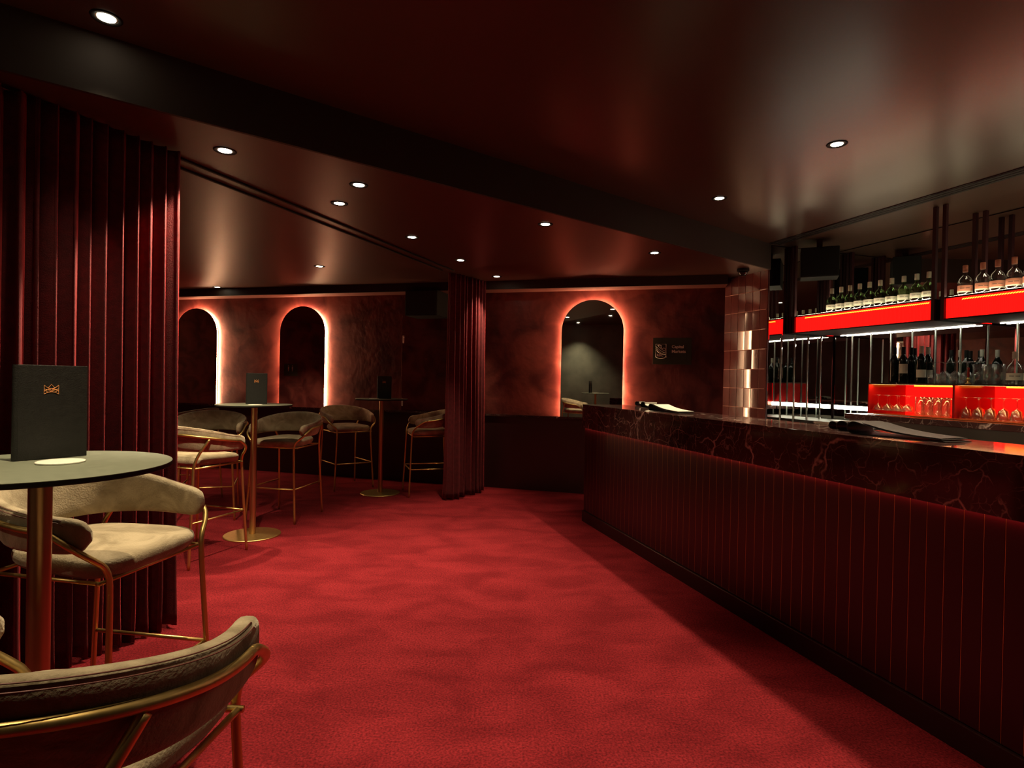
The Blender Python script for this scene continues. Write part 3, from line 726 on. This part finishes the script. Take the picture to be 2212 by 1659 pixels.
# ------------------------------------------------------------------ front marble bar
KL = 6.2; KZ = 1.125; KB = .900
bar = thing('bar_counter', 'long bar with veined dark red marble top and panelled red front', 'bar counter', kp(0, 0, 0)); l = bar.location
relo(MB().slab(kp, 0, KL, 0, .45, KZ - .03, KZ), l).build('marble_top', M['marble'], bar, bevel=.002)
relo(MB().slab(kp, 0, KL, 0, .03, KB, KZ - .0302), l).build('marble_fascia', M['marble'], bar)
relo(MB().slab(kp, 0, .03, .0302, .45, KB, KZ - .0302), l).build('marble_end', M['marble'], bar)
mb = MB(); n = int(KL / .0715)
for i in range(n):
    t0 = .03 + i * .0715
    mb.slab(kp, t0 + .0014, t0 + .0715 - .0014, .018, .03, .105, KB - .0005)
relo(mb, l).build('front_panel', M['panel'], bar, bevel=.0012, seg=1)
mb = MB()
for i in range(n + 1):
    t0 = .03 + i * .0715
    mb.slab(kp, t0 - .0009, t0 + .0009, .0185, .03, .105, KB - .001)
relo(mb, l).build('inlay_lines', M['brass'], bar)
relo(MB().add([kp(.03, .004, KB - .0004), kp(KL, .004, KB - .0004), kp(KL, .012, KB - .0004), kp(.03, .012, KB - .0004)], [(0, 1, 2, 3)]), l).build('under_light', M['led_bar'], bar)
relo(MB().slab(kp, .03, KL, .0301, .08, .0, KB), l).build('carcass', M['black'], bar)
relo(MB().slab(kp, .03, KL, .002, .0299, .0, .102), l).build('kick_plate', M['kick'], bar, bevel=.003)
relo(MB().slab(kp, .03, .05, .081, .45, .0, KB - .001), l).build('end_panel', M['panel'], bar)

# ------------------------------------------------------------------ sign on the back wall
sL, zT = wl(1411, 730); sR, zBt = wl(1493, 788)
def wallsign(): pass
cx = (sL + sR) / 2; cz = (zT + zBt) / 2; w_ = abs(sL - sR); h_ = zT - zBt
sg = thing('wall_sign', 'dark green wall sign with crest and pale lettering near tiled wall', 'sign', wp(cx, cz, 0)); l = sg.location
relo(MB().slab(lambda t, o, z: wp(t, z, o), cx - w_ / 2, cx + w_ / 2, .004, .016, cz - h_ / 2, cz + h_ / 2), l).build('board', M['sign'], sg, bevel=.001)
XR = -WD       # image-right direction along the wall
def sgm(px, py, out=.0165):   # px,py from board's left/top in fractions
    o_ = wp(cx + w_ / 2 - px * w_, cz + h_ / 2 - py * h_, out) - Vector(l); return frame(o_, XR, WO)
text_mesh('lettering', 'Capital', h_ * .155, M['sign_ink'], sg, sgm(.49, .385), bold=.0012)
text_mesh('lettering', 'Markets', h_ * .155, M['sign_ink'], sg, sgm(.49, .56), bold=.0012)
text_mesh('lettering', 'RBC', h_ * .125, M['sign_ink'], sg, sgm(.105, .695), bold=.001)
mb = MB()
def sp2(px, py): return wp(cx + w_ / 2 - px * w_, cz + h_ / 2 - py * h_, .0175) - Vector(l)
lw = .0022
out_ = [(.075, .24), (.345, .24), (.345, .72), (.30, .755), (.21, .775), (.12, .755), (.075, .72)]
mb.tube([sp2(*q) for q in out_], lw, 6, closed=True)
for st in ([(.08, .40), (.16, .50), (.24, .60), (.33, .63)], [(.08, .46), (.15, .55), (.21, .60)], [(.08, .33), (.15, .42), (.24, .52), (.32, .57)], [(.12, .27), (.17, .36), (.25, .45), (.33, .50)],
           [(.12, .27), (.17, .28), (.23, .30), (.22, .36)], [(.15, .26), (.22, .28)], [(.24, .42), (.28, .38), (.32, .40), (.32, .46)], [(.19, .33), (.24, .40)]):
    mb.tube([sp2(*q) for q in smooth_path([Vector((a_, b_, 0)) for a_, b_ in st], 1) and st], lw * 1.1, 6)
mb.tube([sp2(.355, .725), sp2(.37, .725)], lw, 6)
mb.build('crest', M['sign_ink'], sg)

# restroom sign on the red wall facing the mirrors (seen only as a reflection)
rs = thing('restroom_sign', 'small dark restroom sign with pale figures, seen in the middle arched mirror', 'sign')
# dome camera
p = at_z(1609, 582, Z1)
dc = thing('dome_camera', 'black dome security camera on low ceiling beside tiled wall', 'camera', (p.x - .03, p.y - .03, Z1 - .001))
MB().lathe([(.0, -.028), (.052, -.028), (.06, -.022), (.06, 0), (.0, 0)], n=28).build('base', M['black'], dc, smooth=True, angle=40)
MB().lathe([(.0, -.075), (.018, -.073), (.034, -.063), (.044, -.045), (.046, -.0285)], n=28).build('dome', M['black_gloss'], dc, smooth=True)

# ------------------------------------------------------------------ bar tables
def make_table():
    t = thing('bar_table', '', 'bar table')
    MB().lathe([(.0, 1.086), (.296, 1.086), (.299, 1.089), (.299, 1.0985), (.0, 1.0985)], n=96).build('tabletop_edge', M['black'], t, smooth=True, angle=30)
    MB().lathe([(.0, 1.0986), (.2985, 1.0986), (.2985, 1.1), (.0, 1.1)], n=96).build('tabletop', M['laminate'], t, smooth=True, angle=30)
    MB().lathe([(.026, .014), (.026, 1.085), (.09, 1.0855), (.09, 1.0858)], n=32).build('pole', M['bronze'], t, smooth=True, angle=30)
    MB().lathe([(.0, 0), (.223, 0), (.225, .002), (.225, .008), (.222, .011), (.03, .0138), (.0, .0138)], n=72).build('base', M['brass'], t, smooth=True, angle=25)
    return t
tb1 = make_table(); T1 = at_z(88, 1004, 1.1); tb1.location = (T1.x, T1.y, 0); tb1['label'] = 'nearest round grey green bar table on bronze pole, beside big curtain'
T2 = at_z(545, 1156, 0); tb2 = dup(tb1, (T2.x, T2.y, 0), 0, 'middle round bar table with brass base among pale velvet stools')
T3 = at_z(821, 1065.5, 0); tb3 = dup(tb1, (T3.x, T3.y, 0), 0, 'farthest round bar table with brass base before the flush door')

def crown(mb, s, z0, y):    # crown emblem in local xz at depth y, width s
    w = s / 2; r = s * .022
    P = lambda x, z: Vector((x * w, y, z0 + z * w))
    for pts in ([(-1, .75), (-1, -.75)], [(1, .75), (1, -.75)], [(-1, .75), (-.1, -.1), (0, -.15)], [(1, .75), (.1, -.1), (0, -.15)], [(-.45, .3), (0, .9), (.45, .3)],
                [(-1, -.75), (-.5, -.45), (0, -.38), (.5, -.45), (1, -.75)], [(-1, .1), (-.5, -.05), (.45, .3)], [(1, .1), (.5, -.05), (-.45, .3)], [(-1, -.3), (-.5, .0), (0, -.38), (.5, 0), (1, -.3)], [(-1, -.05), (-.5, -.45)], [(1, -.05), (.5, -.45)]):
        mb.tube([P(*q) for q in pts], r, 5)
def make_menu():
    t = thing('menu', '', 'menu')
    Wm, Hm = .172, .262
    # folded cover standing slightly open: front leaf along x, rear leaf angled back, rounded spine at -x
    def leaf(ang, name):
        ca, sa = math.cos(ang), math.sin(ang); f = lambda a_, b_, z: Vector((-Wm / 2 + .012 + a_ * ca - b_ * sa, a_ * sa + b_ * ca, z))
        return MB().slab(f, 0, Wm - .012, 0, .003, .001, Hm).build(name, M['leather'], t, bevel=.0012)
    leaf(0, 'front_cover'); leaf(math.radians(24), 'back_cover')
    pts = []
    mb = MB(); n = 8; vs = []
    for k in range(n + 1):
        a_ = PI * .5 + (PI + math.radians(24)) * k / n - .0
        x = -Wm / 2 + .012 + .0075 * math.cos(a_) * 1.4; y = .0085 + .0085 * math.sin(a_) * -1
        for z in (.001, Hm): vs.append((x, y, z))
    mb.add(vs, [(2 * k, 2 * k + 2, 2 * k + 3, 2 * k + 1) for k in range(n)]).build('spine', M['leather'], t, smooth=True)
    ca, sa = math.cos(math.radians(12)), math.sin(math.radians(12)); f = lambda a_, b_, z: Vector((-Wm / 2 + .014 + a_ * ca - b_ * sa, .002 + a_ * sa + b_ * ca, z))
    MB().slab(f, 0, Wm - .02, 0, .0015, .004, Hm - .003).build('pages', M['paper'], t)
    mb = MB(); crown(mb, .033, Hm * .74, -.0006); mb.build('emblem', M['copper'], t)
    return t
pa = at_z(24, 998, 1.1); pb_ = at_z(187, 985, 1.1); ang = math.atan2(pb_.y - pa.y, pb_.x - pa.x)
mn = make_menu(); mn.location = ((pa.x + pb_.x) / 2, (pa.y + pb_.y) / 2, 1.1005); mn.rotation_euler = (0, 0, ang); mn['label'] = 'large black leather menu with copper crown standing on nearest bar table'
q = at_z(545, 868, 1.1); mn2 = dup(mn, (T2.x + .0, T2.y + .03, 1.1005), math.radians(12), 'black menu with small copper crown standing on middle bar table')
mn3 = dup(mn, (T3.x + .02, T3.y + .02, 1.1005), math.radians(0), 'black menu with small copper crown standing on farthest bar table')
cst = MB().lathe([(.0, 0), (.054, 0), (.055, .001), (.055, .0035), (.0535, .0045), (.0, .0045)], n=40).build('coaster', M['white'], smooth=True, angle=30)
p = at_z(131, 999.5, 1.1); cst.location = (p.x, p.y, 1.1005); tag(cst, 'round white coaster on nearest bar table in front of the menu', 'coaster')
for (u, v, lab, T) in ((558, 868, 'white coaster on middle bar table beside the menu', T2), (818, 857, 'white coaster on farthest bar table beside the menu', T3)):
    p = Vector((T.x + (.06 if T is T2 else -.06), T.y - .12, 1.1005)); c = cst.copy(); COL.objects.link(c); c.location = p; tag(c, lab, 'coaster')

# ------------------------------------------------------------------ bar stools
def band_path(a):      # a in [-1,1]; returns plan point and outward normal
    s = abs(a); sg_ = 1 if a >= 0 else -1
    if s < .68:
        th = s / .68 * PI / 2 * 1.02; x, y = .285 * math.sin(th) ** .92, -.245 * math.cos(th); nx, ny = math.sin(th) / .285, -math.cos(th) / .245
    else:
        k = (s - .68) / .32; x, y = .285 - .034 * k * k, .005 + .20 * k; nx, ny = 1, .34 * k
    L = math.hypot(nx, ny); return Vector((sg_ * x, y, 0)), Vector((sg_ * nx / L, ny / L, 0))
def band_z(a):
    s = abs(a); f = .5 + .5 * math.cos(PI * min(1, s))
    return .800 - .015 * (1 - f), .892 + .098 * f ** .9       # bottom, top
def make_stool():
    t = thing('bar_stool', '', 'bar stool')
    # backrest band
    N = 64; rings = []; nk = 20
    for i in range(N + 1):
        a = -1 + 2 * i / N; c, n_ = band_path(a); zb, zt = band_z(a)
        e = 1.0; s = abs(a)
        if s > .90: e = math.sqrt(max(.0, 1 - ((s - .90) / .10) ** 2)) * .9 + .1
        hc = (zb + zt) / 2; hh = (zt - zb) / 2 * (.25 + .75 * e if s > .9 else 1); th = .0235 * (.45 + .55 * e)
        ring = []
        for k in range(nk):
            w = 2 * PI * k / nk; cu, su = math.cos(w), math.sin(w)
            r_ = th * (abs(cu) ** .7) * (1 if cu > 0 else -1); z_ = hh * (abs(su) ** .55) * (1 if su > 0 else -1)
            lean = .035 * (z_ / max(.02, (zt - zb) / 2)) * (.5 + .5 * math.cos(PI * s))
            ring.append(c + n_ * (r_ + lean) + Vector((0, 0, hc + z_)))
        rings.append(ring)
    MB().loft(rings).build('backrest', M['velvet'], t, smooth=True)
    for dz in (0.0, .009):
        pts = []
        for i in range(3, N - 2):
            a = -1 + 2 * i / N; c, n_ = band_path(a); zb, zt = band_z(a); s = abs(a)
            hh = (zt - zb) / 2; e = 1 if s < .9 else .8
            pts.append(c + n_ * (.0205 - dz * .55 + .033 * (.5 + .5 * math.cos(PI * s))) + Vector((0, 0, (zb + zt) / 2 + hh * e - .012 + dz)))
        MB().tube(pts, .0011, 5).build('seam', M['cornice'], t, smooth=True)
    # seat
    rings = []; nn = 48
    for (f, z) in ((.80, .690), (.93, .695), (.985, .712), (1.0, .728), (.985, .744), (.93, .755), (.75, .763), (.45, .767), (.1, .768)):
        ring = []
        for k in range(nn):
            w = 2 * PI * k / nn; cu, su = math.cos(w), math.sin(w); ex = 2 / 4.2
            x = abs(cu) ** ex * (1 if cu > 0 else -1); y = abs(su) ** ex * (1 if su > 0 else -1)
            wd = .222 + .03 * y
            ring.append(Vector((x * wd * f, (y * .228 + .012) * f, z - .006 * y * f)))
        rings.append(ring)
    MB().loft(rings).build('seat', M['velvet'], t, smooth=True)
    # brass rail round the band
    rz_ = lambda a: band_z(a)[0] * .42 + band_z(a)[1] * .58
    pts = []
    for i in range(0, 61):
        a = -.80 + 1.60 * i / 60; c, n_ = band_path(a); s = abs(a)
        pts.append(c + n_ * (.0335 + .004 * (.5 + .5 * math.cos(PI * s))) + Vector((0, 0, band_z(a)[1] - .062 + .030 * s * s)))
    MB().tube(pts, .0100, 10).build('rail', M['brass'], t, smooth=True)
    for sx in (-1, 1):
        c, n_ = band_path(.80 * sx); top = c + n_ * .0335 + Vector((0, 0, band_z(.80)[1] - .062 + .030 * .64))
        path = [top, top + Vector((-.002 * sx, .024, -.003)), Vector((.298 * sx, .182, .812)), Vector((.262 * sx, .214, .772)), Vector((.212 * sx, .232, .728)), Vector((.209 * sx, .236, .64)), Vector((.245 * sx, .262, .0))]
        MB().tube(smooth_path(path, 2), .0098, 10).build('leg', M['brass'], t, smooth=True)
        c, n_ = band_path(.44 * sx); top = c + n_ * .037 + Vector((0, 0, band_z(.44)[1] - .066))
        path = [top, Vector((.215 * sx, -.215, .74)), Vector((.215 * sx, -.222, .60)), Vector((.232 * sx, -.262, .0))]
        MB().tube(smooth_path(path, 2), .0098, 10).build('leg', M['brass'], t, smooth=True)
    # footrest: front and both sides
    lf = lambda x0_, y0_, x1_, y1_, z: None
    f1 = Vector((.227, .249, .31)); b1 = Vector((.224, -.243, .31)); mr_ = lambda p: Vector((-p.x, p.y, p.z))
    mb = MB().tube([f1, mr_(f1)], .0075, 8); mb.tube([f1, b1], .0075, 8); mb.tube([mr_(f1), mr_(b1)], .0075, 8); mb.build('footrest', M['brass'], t, smooth=True)
    mb = MB().tube([(-.215, -.205, .684), (.215, -.205, .684)], .007, 8); mb.tube([(-.236, .215, .684), (.236, .215, .684)], .007, 8); mb.tube([(-.226, .21, .684), (-.21, -.205, .684)], .007, 8); mb.tube([(.226, .21, .684), (.21, -.205, .684)], .007, 8)
    mb.build('seat_frame', M['brass'], t, smooth=True)
    return t
def rzf(fx, fy): return math.atan2(fy, fx) - PI / 2
st = make_stool()
stools = [(-1.452, 2.06, .988, -.155, 'pale taupe velvet bar stool standing behind the nearest bar table'),
          (-.762, .935, .03, 1.0, 'foreground taupe bar stool seen from behind, brass rail across its back'),
          (-2.14, 5.53, -.17, -.985, 'taupe bar stool right of the middle bar table, facing it'),
          (-2.33, 4.27, .3, .95, 'bar stool with bright brass rail half hidden by the big curtain'),
          (-2.86, 5.50, .35, -.94, 'taupe bar stool behind middle bar table, its rounded inner back lit'),
          (-3.45, 6.15, -1, .15, 'shaded bar stool at far left by leftmost arched mirror'),
          (-2.03, 7.13, .62, -.78, 'dark shaded bar stool against wainscot left of farthest bar table'),
          (-.965, 6.82, -.95, -.32, 'dark bar stool half hidden behind the slim curtain')]
for i, (x, y, fx, fy, lab) in enumerate(stools):
    if i == 0: st.location = (x, y, 0); st.rotation_euler = (0, 0, rzf(fx, fy)); st['label'] = lab
    else: dup(st, (x, y, 0), rzf(fx, fy), lab)

# ------------------------------------------------------------------ menus lying on the bar
def folded(name, prof, Wy, mat, parent):
    """sheet of width Wy whose side profile is a thick polyline in xz"""
    P = smooth_path([Vector((x, 0, z)) for x, z, _ in prof], 2); n = len(P); th = prof[0][2]; vs = []; w = Wy / 2
    for i, p_ in enumerate(P):
        t_ = (P[min(i + 1, n - 1)] - P[max(i - 1, 0)]).normalized(); q = Vector((-t_.z, 0, t_.x)) * th
        for y, k in ((-w, 0), (w, 0), (w, 1), (-w, 1)): vs.append((p_.x + q.x * k, y, p_.z + q.z * k))
    fs = []
    for i in range(n - 1):
        for k in range(4): fs.append((i * 4 + k, i * 4 + (k + 1) % 4, (i + 1) * 4 + (k + 1) % 4, (i + 1) * 4 + k))
    fs += [(3, 2, 1, 0), tuple((n - 1) * 4 + k for k in range(4))]
    return MB().add(vs, fs).build(name, mat, parent, smooth=True, angle=40)
def soft_menu(u, v, rz, L, Wd, label, top_mat, r=.02):
    """floppy menu folded back on itself: rolled spine at its far end, upper leaf sloping down"""
    p = at_z(u, v, KZ); t = thing('soft_menu', label, 'menu', (p.x, p.y, KZ + .0042), rz)
    folded('cover', [(L, 0, .003), (L * .5, 0, .003), (r * .6, 0, .003), (-r * .5, r * .1, .003), (-r, r * .9, .003), (-r * .5, r * 1.9, .003), (r * .5, r * 2.1, .003), (r * 1.8, r * 1.7, .003), (L * .35, r * .9, .003), (L * .62, .010, .003), (L * .97, .0045, .003)], Wd, M['leather'], t)
    folded('pages', [(L * .95, .0055, .002), (L * .62, .0115, .002), (L * .35, r * .9 + .002, .002), (r * 1.8, r * 1.7 + .0025, .002)][::-1], Wd * .97, top_mat, t).location = (0, 0, .0042)
    return t
rzb = math.atan2(KD.y, KD.x)
soft_menu(1421, 887.5, rzb + .10, .36, .15, 'soft menu with cream top leaf and black rolled spine, nearest pale one on bar', M['paper'], .024)
soft_menu(1400, 880.5, rzb + .10, .11, .13, 'small white folded card menu between the two larger pale menus on bar', M['paper'], .022)
soft_menu(1381, 876.5, rzb + .4, .09, .09, 'white folded menu closest to the arched mirror at end of bar', M['paper'], .018)
soft_menu(1868, 936.5, rzb + .16, .40, .19, 'large black menu with copper print lying on middle of bar', M['leather'], .026)
soft_menu(1840, 930.5, rzb + .12, .09, .17, 'black rolled menu under the large black menu on bar', M['leather'], .022)
o = soft_menu(1818, 926.5, rzb + .10, .07, .15, 'small black rolled menu at end of the black menu fan on bar', M['leather'], .017)
o = [k for k in COL.objects if k.get('label', '').startswith('large black menu with')][0]
text_mesh('lettering', '---- --\n  --- -', .016, M['copper'], o, frame((.27, -.03, .0155), (1, 0, -.03), (.03, 0, 1)))

# ------------------------------------------------------------------ things across the room, seen in the mirrors
o = MB().box((0, 0, .22), (1.6, .45, .44)).build('bench_seat', M['leather'], bevel=.02)
o.location = (-.9, FW(-.9) + .32, 0); o.rotation_euler = (0, 0, math.atan(-.42)); tag(o, 'dark bench against grey wall, seen in right arched mirror', 'bench')
# restroom sign parts on left wall
p = Vector((XL + .02, 3.3, 1.55)); 
rs.location = (-6.83, 3.6, 1.5)
wleft = Vector((XL, FW(XL), 0)) - Vector((LC.x, LC.y, 0)); wn = Vector((-wleft.y, wleft.x, 0)).normalized(); wn = wn if wn.x > 0 else -wn
hit = on_plane(628, 800, W0 + WO * .054, WD); dv = (hit - CAM).normalized(); dv = dv - 2 * dv.dot(WO) * WO
lc = Vector((LC.x, LC.y, 0)); k = (lc - Vector((hit.x, hit.y, 0))).dot(wn) / Vector((dv.x, dv.y, 0)).dot(wn); tx = hit + dv * k
rs.location = (tx.x, tx.y, tx.z); pass
tdir = wleft.normalized()
f = lambda t, o, z: tdir * t + wn * o + Vector((0, 0, z))
MB().slab(f, -.17, .17, .003, .012, -.12, .14).build('board', M['sign'], rs)
mb = MB()
for xx in (-.07, .03):
    mb.tube([f(xx, .0135, .02), f(xx, .0135, .075)], .012, 6); mb.tube([f(xx, .0135, -.02), f(xx, .0135, .03)], .006, 6)
    mb.lathe([(0, -.011), (.011, 0), (0, .011)], c=f(xx, .0135, .098), n=8)
mb.build('figures', M['sign_ink'], rs)

# ------------------------------------------------------------------ render settings that are ours to set
w = bpy.data.worlds.new('world'); sc.world = w; w.use_nodes = True; w.node_tree.nodes['Background'].inputs[0].default_value = (.02, .012, .008, 1); w.node_tree.nodes['Background'].inputs[1].default_value = .1
sc.view_settings.view_transform = 'Standard'; sc.view_settings.look = 'None'; sc.view_settings.gamma = 1; sc.view_settings.use_curve_mapping = False
sc.view_settings.exposure = 0.0
cy = sc.cycles
cy.use_denoising = True
cy.max_bounces = 8; cy.glossy_bounces = 6; cy.transmission_bounces = 4; cy.diffuse_bounces = 3; cy.transparent_max_bounces = 28
cy.sample_clamp_indirect = 3; cy.caustics_reflective = False; cy.caustics_refractive = False; cy.blur_glossy = 1.0
